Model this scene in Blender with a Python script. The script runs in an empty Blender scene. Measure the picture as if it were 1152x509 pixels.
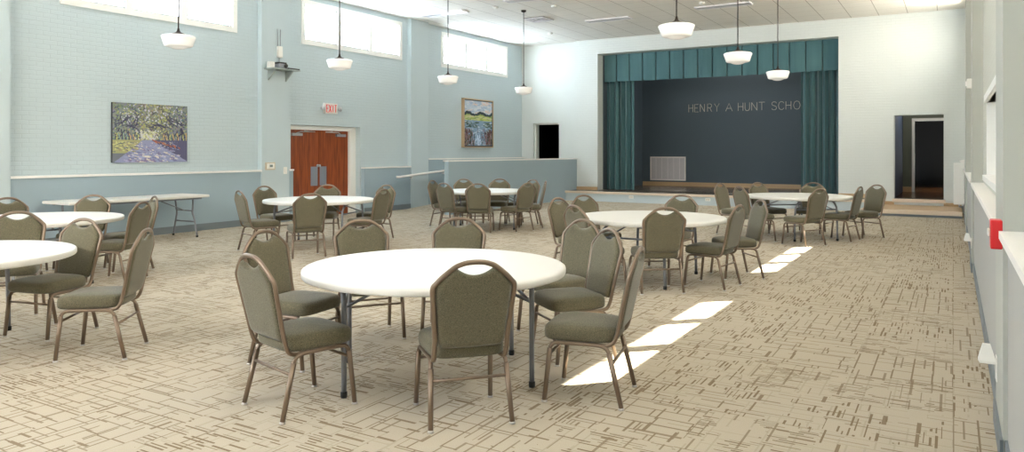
import bpy, bmesh, math, random
import numpy as np
from mathutils import Vector, Matrix
PI = math.pi
sc = bpy.context.scene
COL = sc.collection
random.seed(7)

# ------------------------------------------------------------------ helpers
def tag(o, label=None, cat=None, group=None, kind=None):
    if label: o['label'] = label
    if cat: o['category'] = cat
    if group: o['group'] = group
    if kind: o['kind'] = kind
    return o

def empty(name, loc, label, cat, group=None, rz=0):
    o = bpy.data.objects.new(name, None); COL.objects.link(o)
    o.location = loc; o.rotation_euler = (0, 0, rz); o.empty_display_size = .2
    return tag(o, label, cat, group)

def link(name, bm, mat, parent=None, smooth=False, loc=None):
    bmesh.ops.remove_doubles(bm, verts=bm.verts, dist=1e-6)
    bmesh.ops.recalc_face_normals(bm, faces=bm.faces)
    me = bpy.data.meshes.new(name); bm.to_mesh(me); bm.free()
    if smooth:
        for p in me.polygons: p.use_smooth = True
    me.materials.append(mat)
    o = bpy.data.objects.new(name, me); COL.objects.link(o)
    if parent: o.parent = parent
    if loc: o.location = loc
    return o

def struct(name, bm, mat, smooth=False):
    return tag(link(name, bm, mat, None, smooth), kind='structure')

def box(bm, x0, x1, y0, y1, z0, z1, bev=0):
    vs = [bm.verts.new((x, y, z)) for x in (x0, x1) for y in (y0, y1) for z in (z0, z1)]
    F = [(0, 1, 3, 2), (4, 6, 7, 5), (0, 4, 5, 1), (2, 3, 7, 6), (0, 2, 6, 4), (1, 5, 7, 3)]
    fs = [bm.faces.new([vs[i] for i in f]) for f in F]
    if bev:
        es = list({e for f in fs for e in f.edges})
        bmesh.ops.bevel(bm, geom=es, offset=bev, segments=2, profile=.5, affect='EDGES')
    return bm

def B(x0, x1, y0, y1, z0, z1, bev=0):
    return box(bmesh.new(), x0, x1, y0, y1, z0, z1, bev)

def smooth_path(pts, n=6):
    """Catmull-Rom through the points"""
    P = [Vector(p) for p in pts]; out = []
    for i in range(len(P)-1):
        p0 = P[max(i-1, 0)]; p1 = P[i]; p2 = P[i+1]; p3 = P[min(i+2, len(P)-1)]
        for k in range(n):
            t = k/n
            out.append(.5*((2*p1)+(-p0+p2)*t+(2*p0-5*p1+4*p2-p3)*t*t+(-p0+3*p1-3*p2+p3)*t**3))
    out.append(P[-1]); return out

def tube(bm, pts, r, seg=8, r2=None, caps=True):
    P = [Vector(p) for p in pts]; rings = []
    t0 = (P[1]-P[0]).normalized()
    ref = Vector((0, 0, 1)) if abs(t0.z) < .9 else Vector((0, 1, 0))
    nrm = t0.cross(ref).normalized()
    for i, p in enumerate(P):
        a = P[max(i-1, 0)]; b = P[min(i+1, len(P)-1)]
        t = (b-a).normalized()
        nrm = (nrm-t*nrm.dot(t)).normalized(); bi = t.cross(nrm)
        rr = r[i] if isinstance(r, (list, tuple)) else r
        q = rr if r2 is None else r2
        rings.append([bm.verts.new(p+nrm*math.cos(2*PI*k/seg)*rr+bi*math.sin(2*PI*k/seg)*q) for k in range(seg)])
    for a, b in zip(rings, rings[1:]):
        for k in range(seg): bm.faces.new((a[k], a[(k+1) % seg], b[(k+1) % seg], b[k]))
    if caps: bm.faces.new(rings[0][::-1]); bm.faces.new(rings[-1])
    return bm

def T(pts, r, seg=8, r2=None): return tube(bmesh.new(), pts, r, seg, r2)

def lathe(bm, prof, seg=32, cx=0, cy=0):
    rings = []
    for r, z in prof:
        if r < 1e-5: rings.append([bm.verts.new((cx, cy, z))])
        else: rings.append([bm.verts.new((cx+r*math.cos(2*PI*k/seg), cy+r*math.sin(2*PI*k/seg), z)) for k in range(seg)])
    for a, b in zip(rings, rings[1:]):
        if len(a) == 1 and len(b) == 1: continue
        for k in range(seg):
            k2 = (k+1) % seg
            if len(a) == 1: bm.faces.new((a[0], b[k2], b[k]))
            elif len(b) == 1: bm.faces.new((a[k], a[k2], b[0]))
            else: bm.faces.new((a[k], a[k2], b[k2], b[k]))
    return bm

def copy_tree(o, parent=None):
    c = o.copy(); COL.objects.link(c)
    if parent: c.parent = parent
    for ch in [q for q in KIDS.get(o.name, [])]: copy_tree(ch, c)
    return c
KIDS = {}
def remember(root):
    for o in root.children_recursive: KIDS.setdefault(o.parent.name, []).append(o)

# ------------------------------------------------------------------ materials
def mat(name, col, rough=.6, metal=0, spec=.5, emis=None, estr=0):
    m = bpy.data.materials.new(name); m.use_nodes = True
    b = m.node_tree.nodes['Principled BSDF']
    b.inputs['Base Color'].default_value = (*col, 1); b.inputs['Roughness'].default_value = rough
    b.inputs['Metallic'].default_value = metal; b.inputs['Specular IOR Level'].default_value = spec
    if emis: b.inputs['Emission Color'].default_value = (*emis, 1); b.inputs['Emission Strength'].default_value = estr
    return m
class N:
    """tiny node helper"""
    def __init__(s, m): s.nt = m.node_tree; s.b = s.nt.nodes.get('Principled BSDF')
    def n(s, t, **k):
        nd = s.nt.nodes.new(t)
        for a, v in k.items(): setattr(nd, a, v)
        return nd
    def l(s, a, b): s.nt.links.new(a, b)
    def val(s, sock, v):
        if isinstance(v, (int, float)): sock.default_value = v
        elif isinstance(v, tuple): sock.default_value = v
        else: s.l(v, sock)
    def math(s, op, a, b=None, c=None):
        nd = s.n('ShaderNodeMath', operation=op)
        s.val(nd.inputs[0], a)
        if b is not None: s.val(nd.inputs[1], b)
        if c is not None: s.val(nd.inputs[2], c)
        return nd.outputs[0]
    def mix(s, f, a, b):
        nd = s.n('ShaderNodeMix', data_type='RGBA')
        s.val(nd.inputs[0], f); s.val(nd.inputs[6], a); s.val(nd.inputs[7], b)
        return nd.outputs[2]
    def pos(s): return s.n('ShaderNodeTexCoord').outputs['Object']
    def noise(s, vec, scale, detail=2, dim='3D'):
        nd = s.n('ShaderNodeTexNoise', noise_dimensions=dim); s.l(vec, nd.inputs['Vector'])
        nd.inputs['Scale'].default_value = scale; nd.inputs['Detail'].default_value = detail
        return nd.outputs['Fac']
    def mapv(s, vec, scale=(1, 1, 1), rot=(0, 0, 0), loc=(0, 0, 0)):
        nd = s.n('ShaderNodeMapping'); s.l(vec, nd.inputs['Vector'])
        nd.inputs['Scale'].default_value = scale; nd.inputs['Rotation'].default_value = rot; nd.inputs['Location'].default_value = loc
        return nd.outputs[0]
    def bump(s, h, strength=.3, dist=.005):
        nd = s.n('ShaderNodeBump'); nd.inputs['Strength'].default_value = strength; nd.inputs['Distance'].default_value = dist
        s.val(nd.inputs['Height'], h); s.l(nd.outputs[0], s.b.inputs['Normal'])

def painted(name, col, brick=None, rough=.62):
    """painted wall; brick = 'x' (wall facing x) or 'y' (wall facing y) adds painted brick relief"""
    m = mat(name, col, rough); k = N(m); p = k.pos()
    nz = k.noise(p, 2.2, 3)
    c = k.mix(k.math('MULTIPLY', nz, .25), (*[q*1.04 for q in col], 1), (*[q*.88 for q in col], 1))
    if brick:
        sp = k.n('ShaderNodeSeparateXYZ'); k.l(p, sp.inputs[0])
        cb = k.n('ShaderNodeCombineXYZ')
        k.l(sp.outputs[1 if brick == 'x' else 0], cb.inputs[0]); k.l(sp.outputs[2], cb.inputs[1])
        wob = k.noise(p, 5, 2)
        wv = k.n('ShaderNodeVectorMath', operation='ADD'); k.l(cb.outputs[0], wv.inputs[0])
        w2 = k.n('ShaderNodeCombineXYZ'); k.l(k.math('MULTIPLY', wob, .012), w2.inputs[1]); k.l(w2.outputs[0], wv.inputs[1])
        br = k.n('ShaderNodeTexBrick'); k.l(wv.outputs[0], br.inputs['Vector'])
        br.inputs['Scale'].default_value = 1; br.inputs['Brick Width'].default_value = .21
        br.inputs['Row Height'].default_value = .0715; br.inputs['Mortar Size'].default_value = .0055
        br.inputs['Mortar Smooth'].default_value = .6
        br.inputs['Color1'].default_value = (1, 1, 1, 1); br.inputs['Color2'].default_value = (.85, .85, .85, 1)
        br.inputs['Mortar'].default_value = (0, 0, 0, 1)
        patch = k.noise(p, 1.3, 3)
        f = k.math('MULTIPLY', br.outputs['Fac'], k.math('MULTIPLY', patch, .30))
        c = k.mix(f, c, (*[q*.62 for q in col], 1))
        hgt = k.math('ADD', k.math('MULTIPLY', br.outputs['Fac'], -1.0), k.math('MULTIPLY', k.noise(p, 60, 2), .35))
        k.bump(hgt, .55, .006)
    else:
        k.bump(k.noise(p, 90, 2), .12, .002)
    k.l(c, k.b.inputs['Base Color'])
    return m

PAINT = (.485, .57, .605)
M = {}
M['brick_x'] = painted('painted_brick_side', PAINT, 'x')
M['brick_y'] = painted('painted_brick_end', (.63, .66, .64), 'y')
M['plain'] = painted('painted_plaster', PAINT)
M['brick_r'] = painted('painted_brick_right', (.56, .56, .50), 'x')
M['plain_cream'] = painted('painted_plaster_end', (.63, .66, .64))
M['wains'] = painted('blue_grey_wainscot', (.31, .40, .46))
M['wains_r'] = painted('grey_wainscot', (.39, .39, .375))
M['cap'] = mat('white_cap', (.82, .80, .78), .45)
M['white'] = mat('white_paint', (.80, .80, .77), .45)
M['base'] = mat('grey_rubber_base', (.17, .20, .22), .5)
M['plastic'] = mat('white_plastic', (.80, .79, .75), .35)
M['lav'] = mat('pilaster_paint', (.43, .44, .40), .6)
M['stagewall'] = painted('dark_slate_stage_wall', (.070, .098, .122))
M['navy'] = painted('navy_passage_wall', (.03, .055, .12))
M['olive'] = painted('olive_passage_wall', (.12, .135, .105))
M['tan'] = mat('tan_wood_trim', (.50, .34, .19), .5)
M['nose'] = mat('pale_wood_nosing', (.70, .58, .46), .45)
M['apron'] = mat('pale_blue_apron', (.50, .57, .60), .55)
M['black'] = mat('unlit_room_black', (.004, .004, .004), 1, spec=0)  # darkness of the unlit rooms beyond the doorways, put into the wall colour
M['blackmetal'] = mat('black_metal', (.03, .027, .025), .4, .6)
M['tip'] = mat('black_rubber', (.012, .012, .012), .5)
M['steel'] = mat('brushed_steel', (.55, .55, .57), .33, .9)
M['steelplate'] = mat('steel_plate', (.36, .39, .45), .35, .75)
M['red'] = mat('red_plastic', (.62, .015, .02), .35)
M['beige'] = mat('beige_plate', (.55, .47, .36), .4)
M['screen'] = mat('grey_lcd', (.25, .30, .30), .25)
M['gold'] = mat('tan_frame', (.50, .36, .22), .45)
M['darkedge'] = mat('dark_canvas_edge', (.04, .045, .055), .6)
M['letter'] = mat('dull_metal_letter', (.55, .53, .48), .45, .2)
M['grille'] = mat('pale_grille', (.74, .71, .74), .5)
M['glassw'] = None

# warm metal rod for right pendants
M['rod'] = mat('bronze_rod', (.045, .035, .03), .4, .6)

def wood_door():
    m = mat('cherry_veneer', (.3, .06, .015), .32); k = N(m); p = k.pos()
    v = k.mapv(p, (9, 9, .7)); n1 = k.noise(v, 2.5, 6)
    v2 = k.mapv(p, (60, 60, 2)); n2 = k.noise(v2, 2, 3)
    f = k.math('ADD', k.math('MULTIPLY', n1, .8), k.math('MULTIPLY', n2, .3))
    rp = k.n('ShaderNodeValToRGB'); k.l(f, rp.inputs[0])
    e = rp.color_ramp.elements; e[0].position = .35; e[0].color = (.15, .028, .007, 1); e[1].position = .75; e[1].color = (.37, .085, .018, 1)
    k.l(rp.outputs[0], k.b.inputs['Base Color']); return m
M['door'] = wood_door()

def floor_wood(name, a, b, rough=.35):
    m = mat(name, a, rough); k = N(m); p = k.pos()
    n1 = k.noise(k.mapv(p, (1.5, 14, 1)), 2, 4)
    k.l(k.mix(n1, (*a, 1), (*b, 1)), k.b.inputs['Base Color']); return m
M['stagefloor'] = floor_wood('worn_stage_boards', (.13, .10, .075), (.18, .145, .11), .25)
M['hallfloor'] = floor_wood('brown_boards', (.16, .07, .03), (.10, .045, .02), .2)

def fabric(name, a, b):
    m = mat(name, a, .92, spec=.25); k = N(m); p = k.pos()
    w1 = k.noise(k.mapv(p, (1, 1, 2.6)), 150, 2)
    w2 = k.noise(p, 420, 1)
    f = k.math('ADD', k.math('MULTIPLY', w1, .7), k.math('MULTIPLY', w2, .5))
    rp = k.n('ShaderNodeValToRGB'); k.l(f, rp.inputs[0])
    e = rp.color_ramp.elements; e[0].position = .42; e[0].color = (*a, 1); e[1].position = .78; e[1].color = (*b, 1)
    k.l(rp.outputs[0], k.b.inputs['Base Color'])
    k.b.inputs['Sheen Weight'].default_value = .25; k.b.inputs['Sheen Roughness'].default_value = .5
    k.bump(f, .35, .002); return m
M['fabric'] = fabric('olive_weave', (.052, .047, .028), (.198, .178, .115))
M['bronze'] = mat('bronze_frame', (.225, .165, .12), .38, .55)
M['glide'] = mat('steel_glide', (.6, .58, .55), .3, .9)
M['tleg'] = mat('grey_steel_leg', (.22, .23, .26), .38, .6)

def table_plastic():
    m = mat('speckled_white_plastic', (.73, .715, .68), .40); k = N(m); p = k.pos()
    k.bump(k.noise(p, 350, 2), .12, .001); return m
M['ttop'] = table_plastic()

def carpet():
    m = mat('patterned_carpet', (.4, .33, .24), .97, spec=.1); k = N(m); p = k.pos()
    sp = k.n('ShaderNodeSeparateXYZ'); k.l(p, sp.inputs[0]); X, Y = sp.outputs[0], sp.outputs[1]
    S = .61
    def cell(a, off=0.): return k.math('FLOOR', k.math('DIVIDE', k.math('ADD', a, off), S))
    cid = k.n('ShaderNodeCombineXYZ'); k.l(cell(X), cid.inputs[0]); k.l(cell(Y), cid.inputs[1])
    wn = k.n('ShaderNodeTexWhiteNoise', noise_dimensions='3D'); k.l(cid.outputs[0], wn.inputs['Vector'])
    rsep = k.n('ShaderNodeSeparateColor'); k.l(wn.outputs['Color'], rsep.inputs[0])
    q, dens, q2 = rsep.outputs[0], rsep.outputs[1], rsep.outputs[2]
    turn = k.math('GREATER_THAN', q, .5)
    # per-tile quarter turn and offset
    mxv = k.n('ShaderNodeMix', data_type='VECTOR'); k.l(turn, mxv.inputs[0])
    va = k.n('ShaderNodeCombineXYZ'); k.l(X, va.inputs[0]); k.l(Y, va.inputs[1]); k.l(k.math('MULTIPLY', dens, 37.), va.inputs[2])
    vb = k.n('ShaderNodeCombineXYZ'); k.l(Y, vb.inputs[0]); k.l(X, vb.inputs[1]); k.l(k.math('MULTIPLY', dens, 37.), vb.inputs[2])
    k.l(va.outputs[0], mxv.inputs[4]); k.l(vb.outputs[0], mxv.inputs[5]); V = mxv.outputs[1]
    # brick outlines: thin long rectangles
    def bricks(vec, w, h, mort, sc_, thr):
        br = k.n('ShaderNodeTexBrick'); k.l(vec, br.inputs['Vector']); br.offset = .37; br.squash = .6; br.squash_frequency = 3
        br.inputs['Scale'].default_value = 1; br.inputs['Brick Width'].default_value = w; br.inputs['Row Height'].default_value = h
        br.inputs['Mortar Size'].default_value = mort; br.inputs['Mortar Smooth'].default_value = .25
        g = k.math('GREATER_THAN', k.noise(k.mapv(vec, (1.0, 1.0, 1.)), sc_, 1), thr)
        return k.math('MULTIPLY', br.outputs['Fac'], g)
    b1 = bricks(V, .34, .118, .0058, 3.2, .40)
    b2 = bricks(k.mapv(V, (1, 1, 1), loc=(.13, .041, 0)), .21, .27, .0055, 2.6, .48)
    # short dashes along one axis: cells .035 x .16 that are on or off
    def dashes(vec, w, h, thr, fill):
        s2 = k.n('ShaderNodeSeparateXYZ'); k.l(vec, s2.inputs[0])
        cx = k.math('DIVIDE', s2.outputs[0], w)
        col = k.math('FLOOR', cx)
        wc = k.n('ShaderNodeTexWhiteNoise', noise_dimensions='1D'); k.l(col, wc.inputs['W'])
        cy = k.math('DIVIDE', k.math('ADD', s2.outputs[1], k.math('MULTIPLY', wc.outputs[0], 1.7)), h)
        idv = k.n('ShaderNodeCombineXYZ'); k.l(col, idv.inputs[0]); k.l(k.math('FLOOR', cy), idv.inputs[1])
        wr = k.n('ShaderNodeTexWhiteNoise', noise_dimensions='3D'); k.l(idv.outputs[0], wr.inputs['Vector'])
        on = k.math('GREATER_THAN', wr.outputs[0], thr)
        rs = k.n('ShaderNodeSeparateColor'); k.l(wr.outputs['Color'], rs.inputs[0])
        fx = k.math('FRACT', cx); fy = k.math('FRACT', cy)
        wdt = k.math('MULTIPLY', k.math('ADD', rs.outputs[1], .35), fill)
        inx = k.math('LESS_THAN', fx, wdt)
        iny = k.math('LESS_THAN', fy, k.math('ADD', k.math('MULTIPLY', rs.outputs[2], .55), .4))
        return k.math('MULTIPLY', on, k.math('MULTIPLY', inx, iny))
    clus = k.math('GREATER_THAN', k.noise(V, 3.0, 1), .44)
    d1 = k.math('MULTIPLY', dashes(V, .027, .23, .35, .42), clus)
    d2 = dashes(k.mapv(V, (1, 1, 1), rot=(0, 0, PI/2)), .055, .40, .62, .22)
    d3 = dashes(V, .085, .21, .80, .22)
    dashy = k.math('GREATER_THAN', q2, .42)
    plain = k.math('SUBTRACT', 1., k.math('MULTIPLY', dashy, .75))
    f = k.math('MULTIPLY', k.math('MAXIMUM', k.math('MULTIPLY', b1, .9), k.math('MULTIPLY', b2, .75)), plain)
    f = k.math('MAXIMUM', f, k.math('MULTIPLY', d1, dashy))
    f = k.math('MAXIMUM', f, k.math('MULTIPLY', d2, .75))
    f = k.math('MAXIMUM', f, k.math('MULTIPLY', d3, .9))
    f = k.math('MINIMUM', f, 1.)
    pile = k.noise(p, 260, 2); big = k.noise(p, 1.1, 2)
    base = k.mix(pile, (.385, .335, .265, 1), (.63, .562, .452, 1))
    base = k.mix(k.math('MULTIPLY', big, .25), base, (.40, .35, .275, 1))
    thr2 = k.math('MULTIPLY', f, k.math('ADD', k.math('MULTIPLY', pile, .5), .55))
    c = k.mix(thr2, base, (.165, .108, .054, 1))
    k.l(c, k.b.inputs['Base Color']); k.bump(pile, .4, .004); return m
M['carpet'] = carpet()

def ceiling_mat():
    m = mat('acoustic_tile', (.66, .60, .54), .9, spec=.2); k = N(m); p = k.pos()
    sp = k.n('ShaderNodeSeparateXYZ'); k.l(p, sp.inputs[0])
    def line(a, off, w, S=.655):
        fr = k.math('FRACT', k.math('DIVIDE', k.math('ADD', a, off), S))
        return k.math('LESS_THAN', k.math('ABSOLUTE', k.math('SUBTRACT', fr, .5)), w/S/2)
    lx = line(sp.outputs[0], 1.643+.655*20.5, .016); ly = line(sp.outputs[1], .2, .013)
    spk = k.noise(p, 45, 3)
    base = k.mix(k.math('MULTIPLY', spk, .35), (.90, .87, .82, 1), (.74, .70, .65, 1))
    c = k.mix(k.math('MULTIPLY', k.math('MAXIMUM', lx, k.math('MULTIPLY', ly, .55)), .75), base, (.36, .32, .28, 1))
    k.l(c, k.b.inputs['Base Color']); return m
M['ceiling'] = ceiling_mat()

def curtain_mat():
    m = mat('teal_velour', (.035, .115, .12), .85, spec=.2); k = N(m); p = k.pos()
    n1 = k.noise(k.mapv(p, (3, 3, .4)), 2, 3)
    k.l(k.mix(n1, (.052, .125, .142, 1), (.088, .185, .20, 1)), k.b.inputs['Base Color'])
    k.b.inputs['Sheen Weight'].default_value = .3; return m
M['curtain'] = curtain_mat()

def glass_mat():
    m = bpy.data.materials.new('window_glass'); m.use_nodes = True; nt = m.node_tree; nt.nodes.clear()
    o = nt.nodes.new('ShaderNodeOutputMaterial'); mx = nt.nodes.new('ShaderNodeMixShader')
    t = nt.nodes.new('ShaderNodeBsdfTransparent'); g = nt.nodes.new('ShaderNodeBsdfGlossy')
    t.inputs[0].default_value = (.95, .97, .97, 1); g.inputs['Roughness'].default_value = .03
    mx.inputs[0].default_value = .05
    nt.links.new(t.outputs[0], mx.inputs[1]); nt.links.new(g.outputs[0], mx.inputs[2]); nt.links.new(mx.outputs[0], o.inputs[0])
    return m
M['glass'] = glass_mat()
M['opal'] = mat('lit_opal_glass', (.85, .84, .82), .25, emis=(1, .96, .92), estr=.06)
M['fixture'] = mat('prismatic_lens', (.55, .53, .56), .35)

# ------------------------------------------------------------------ room shell
XL, XR, H, YF, Y0 = -12.42, .20, 5.03, 21.34, -3.2
def wall_boxes(bm, axis, c0, c1, a0, a1, z0, z1, holes):
    As = sorted({a0, a1, *[h[0] for h in holes], *[h[1] for h in holes]})
    Zs = sorted({z0, z1, *[h[2] for h in holes], *[h[3] for h in holes]})
    for i in range(len(As)-1):
        for j in range(len(Zs)-1):
            am = (As[i]+As[i+1])/2; zm = (Zs[j]+Zs[j+1])/2
            if any(h[0] < am < h[1] and h[2] < zm < h[3] for h in holes): continue
            if axis == 'x': box(bm, c0, c1, As[i], As[i+1], Zs[j], Zs[j+1])
            else: box(bm, As[i], As[i+1], c0, c1, Zs[j], Zs[j+1])
    return bm
def join_inner(bm):
    bmesh.ops.remove_doubles(bm, verts=bm.verts, dist=1e-5); bm.verts.index_update()
    seen = {}
    for f in bm.faces:
        key = tuple(sorted(v.index for v in f.verts)); seen.setdefault(key, []).append(f)
    kill = [f for fs in seen.values() if len(fs) > 1 for f in fs]
    bmesh.ops.delete(bm, geom=kill, context='FACES'); return bm

struct('floor', B(XL-.5, .9, Y0, 21.9, -.2, 0), M['carpet'])
struct('ceiling', B(XL-.4, .62, Y0, 21.9, H, H+.15), M['ceiling'])
LW = [(1.4, 4.85), (6.55, 10.0), (11.72, 15.2), (16.95, 20.55)]
RWN = [(1.3, 4.6), (6.6, 9.95), (11.75, 14.9), (17.3, 20.3)]
ZW0, ZW1 = 3.9, 4.9
bm = bmesh.new()
wall_boxes(bm, 'x', XL-.35, XL, Y0, 21.9, 0, H, [(a, b, ZW0, ZW1) for a, b in LW]+[(11.42, 13.62, 0, 2.10)])
struct('wall_left', join_inner(bm), M['brick_x'])
# pilasters on the left wall
pl = bmesh.new()
for a, b in ((5.02, 5.77), (10.53, 11.27), (15.45, 16.2)): box(pl, XL-.01, XL+.12, a, b, 0, H-.001)
struct('trim_1', pl, M['plain'])
# wainscot with cap
def wains(name, segs, x0, x1, zt, mt, cap_over, side=1):
    w = bmesh.new(); c = bmesh.new()
    for a, b in segs:
        box(w, x0, x1, a, b, 0, zt-.035)
        if side > 0: box(c, x0, x1+cap_over, a, b, zt-.035, zt)
        else: box(c, x0-cap_over, x1, a, b, zt-.035, zt)
    struct(name, w, mt); return c
segs = [(Y0, 5.02), (5.77, 10.53), (11.27, 11.40), (13.66, 15.45)]
c = wains('trim_2', segs, XL-.005, XL+.10, 1.125, M['wains'], .03); struct('trim_3', c, M['cap'])
c = wains('trim_4', [(16.2, 21.5)], XL-.005, XL+.10, 1.32, M['wains'], .03); struct('trim_5', c, M['cap'])
bb = bmesh.new()
for a, b in [(Y0, 5.02), (5.77, 10.53), (13.66, 15.45)]: box(bb, XL+.099, XL+.112, a, b, 0, .13)
for a, b in ((5.02, 5.77), (10.53, 11.27)): box(bb, XL+.119, XL+.13, a-.01, b+.01, 0, .13)
struct('baseboard_left', bb, M['base'])

# windows
def window(i, x0, a, b, inward):
    fr = bmesh.new(); t = .105; d0, d1 = (x0-.09, x0+.025) if inward > 0 else (x0-.025, x0+.09)
    box(fr, d0, d1, a, b, ZW0, ZW0+t); box(fr, d0, d1, a, b, ZW1-t, ZW1)
    box(fr, d0, d1, a, a+t, ZW0+t, ZW1-t); box(fr, d0, d1, b-t, b, ZW0+t, ZW1-t)
    L = (b-a-2*t)/3
    m0, m1 = (x0-.07, x0+.012) if inward > 0 else (x0-.012, x0+.07)
    for k in (1, 2): box(fr, m0, m1, a+t+L*k-.065, a+t+L*k+.065, ZW0+t, ZW1-t)
    r = empty('window_%d' % i, (0, 0, 0), None, None); r['kind'] = 'structure'
    link('window_frame', fr, M['white'], r)
    sh = bmesh.new(); xs = x0-.04*inward
    for k in range(3):
        y0 = a+t+L*k+(.065 if k else 0); y1 = a+t+L*(k+1)-(.065 if k < 2 else 0)
        for (p0, p1, q0, q1) in ((y0, y0+.03, ZW0+t, ZW1-t), (y1-.03, y1, ZW0+t, ZW1-t), (y0, y1, ZW0+t, ZW0+t+.03), (y0, y1, ZW1-t-.03, ZW1-t)):
            box(sh, xs-.02, xs+.02, p0, p1, q0, q1)
    link('sash', sh, M['steel'], r)
    gl = bmesh.new()
    for k in range(3):
        y0 = a+t+L*k+.03; y1 = a+t+L*(k+1)-.03
        box(gl, xs-.003, xs+.003, y0, y1, ZW0+t+.02, ZW1-t-.02)
    link('glass_pane', gl, M['glass'], r)
for i, (a, b) in enumerate(LW): window(i+1, XL, a, b, 1)

# right wall: recessed face at x=.31, pilasters in front
XRW = .32
SER = (5.1, 9.4, 1.24, 2.03)
bm = bmesh.new()
wall_boxes(bm, 'x', XRW, XRW+.2, Y0, 21.9, 0, H, [(a, b, ZW0, ZW1) for a, b in RWN]+[SER])
struct('wall_right', join_inner(bm), M['brick_r'])
for i, (a, b) in enumerate(RWN): window(i+5, XRW, a, b, -1)
pl = bmesh.new()
for a, b in ((4.25, 4.92), (10.8, 11.55), (16.2, 16.9)): box(pl, XR+.005, XRW+.01, a, b, 0, H-.001)
struct('trim_6', pl, M['lav'])
w = bmesh.new(); c = bmesh.new()
for a, b in ((Y0, 4.25), (4.92, 10.8), (11.55, 16.2), (16.9, 21.34)):
    box(w, XR+.025, XRW+.01, a, b, 0, 1.085); box(c, XR-.012, XRW+.01, a, b, 1.085, 1.12)
struct('trim_7', w, M['wains_r']); struct('trim_8', c, M['cap'])
bb = bmesh.new()
for a, b in ((Y0, 4.25), (4.92, 10.8), (11.55, 16.2), (16.9, 19.4)): box(bb, XR+.012, XR+.026, a, b, 0, .12)
for a, b in ((4.24, 4.93), (10.79, 11.56)): box(bb, XR-.008, XR+.006, a, b, 0, .12)
struct('baseboard_right', bb, M['base'])
# serving window in the right wall
r = empty('window_9', (0, 0, 0), None, None); r['kind'] = 'structure'
fr = bmesh.new()
box(fr, XRW-.05, XRW+.2, SER[0]-.08, SER[1]+.02, SER[2]-.04, SER[2]+.015)
box(fr, XRW-.035, XRW+.05, SER[0]-.08, SER[1]+.06, SER[3], SER[3]+.07)
box(fr, XRW-.012, XRW+.11, SER[1]-.02, SER[1]+.06, SER[2], SER[3])
link('window_frame', fr, M['white'], r)
sh = bmesh.new(); box(sh, XRW+.12, XRW+.15, SER[0]-.02, SER[1]+.02, SER[2]+.02, SER[3]-.005)
for k in range(11): box(sh, XRW+.11, XRW+.12, SER[0]+.01, SER[1]-.01, SER[2]+.03+k*.07, SER[2]+.035+k*.07)
link('shutter', sh, M['cap'], r)

bm = bmesh.new(); RRW = [(-11.2, -8.2), (-7.2, -4.2)]  # rear wall openings and their frames added behind the camera for fill light
wall_boxes(bm, 'y', Y0-.2, Y0, XL-.35, XRW+.2, 0, H, [(a, b, 2.9, 4.7) for a, b in RRW]); struct('wall_rear', join_inner(bm), M['plain_cream'])
bm = bmesh.new()
for a, b in RRW:
    for k in range(5): xk = a+(b-a)*k/4; box(bm, xk-.05, xk+.05, Y0-.12, Y0-.04, 2.9, 4.7)
    for zk in (2.93, 3.8, 4.67): box(bm, a, b, Y0-.11, Y0-.05, zk-.04, zk+.04)
struct('window_10', bm, M['white'])
# stage end wall
bm = bmesh.new()
PX0, PX1, PZ = -9.58, -2.615, 4.57
AX0, AX1, AZ = -1.30, -.20, 2.44
wall_boxes(bm, 'y', YF, YF+.41, -10.38, .9, 0, H, [(PX0, PX1, .30, PZ), (AX0, AX1, .30, AZ)])
struct('wall_end', join_inner(bm), M['brick_y'])
bm = bmesh.new()
DX0, DX1 = -11.98, -11.02
wall_boxes(bm, 'y', 21.5, 21.9, XL-.35, -10.37, 0, H, [(DX0, DX1, .28, 2.44)])
struct('wall_ramp_end', join_inner(bm), M['plain_cream'])
# doorway behind the ramp
bm = bmesh.new()
box(bm, DX0, DX0+.04, 21.62, 21.72, .28, 2.44); box(bm, DX1-.04, DX1, 21.62, 21.72, .28, 2.44); box(bm, DX0+.04, DX1-.04, 21.62, 21.72, 2.40, 2.44)
struct('door_2', bm, M['white'])
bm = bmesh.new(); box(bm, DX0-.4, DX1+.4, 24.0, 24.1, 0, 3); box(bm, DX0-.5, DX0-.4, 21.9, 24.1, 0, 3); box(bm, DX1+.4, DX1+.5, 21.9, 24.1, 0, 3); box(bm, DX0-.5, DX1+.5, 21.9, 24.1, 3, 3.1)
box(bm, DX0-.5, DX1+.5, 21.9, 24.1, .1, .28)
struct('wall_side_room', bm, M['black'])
# ramp and its low wall
bm = bmesh.new()
v = [bm.verts.new(p) for p in ((XL+.10, 15.3, .002), (-10.42, 15.3, .002), (-10.42, 20.0, .29), (XL+.10, 20.0, .29), (XL+.10, 21.5, .29), (-10.42, 21.5, .29), (XL+.10, 21.5, 0), (-10.42, 21.5, 0))]
for f in ((0, 1, 2, 3), (3, 2, 5, 4), (4, 5, 7, 6), (0, 6, 7, 1), (0, 3, 4, 6), (1, 7, 5, 2)): bm.faces.new([v[i] for i in f])
struct('floor_ramp', bm, M['carpet'])
struct('wall_ramp', B(-10.42, -10.30, 14.35, 21.34, 0, 1.265), M['wains'])
struct('trim_9', B(-10.44, -10.28, 14.32, 21.34, 1.265, 1.30), M['cap'])
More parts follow.
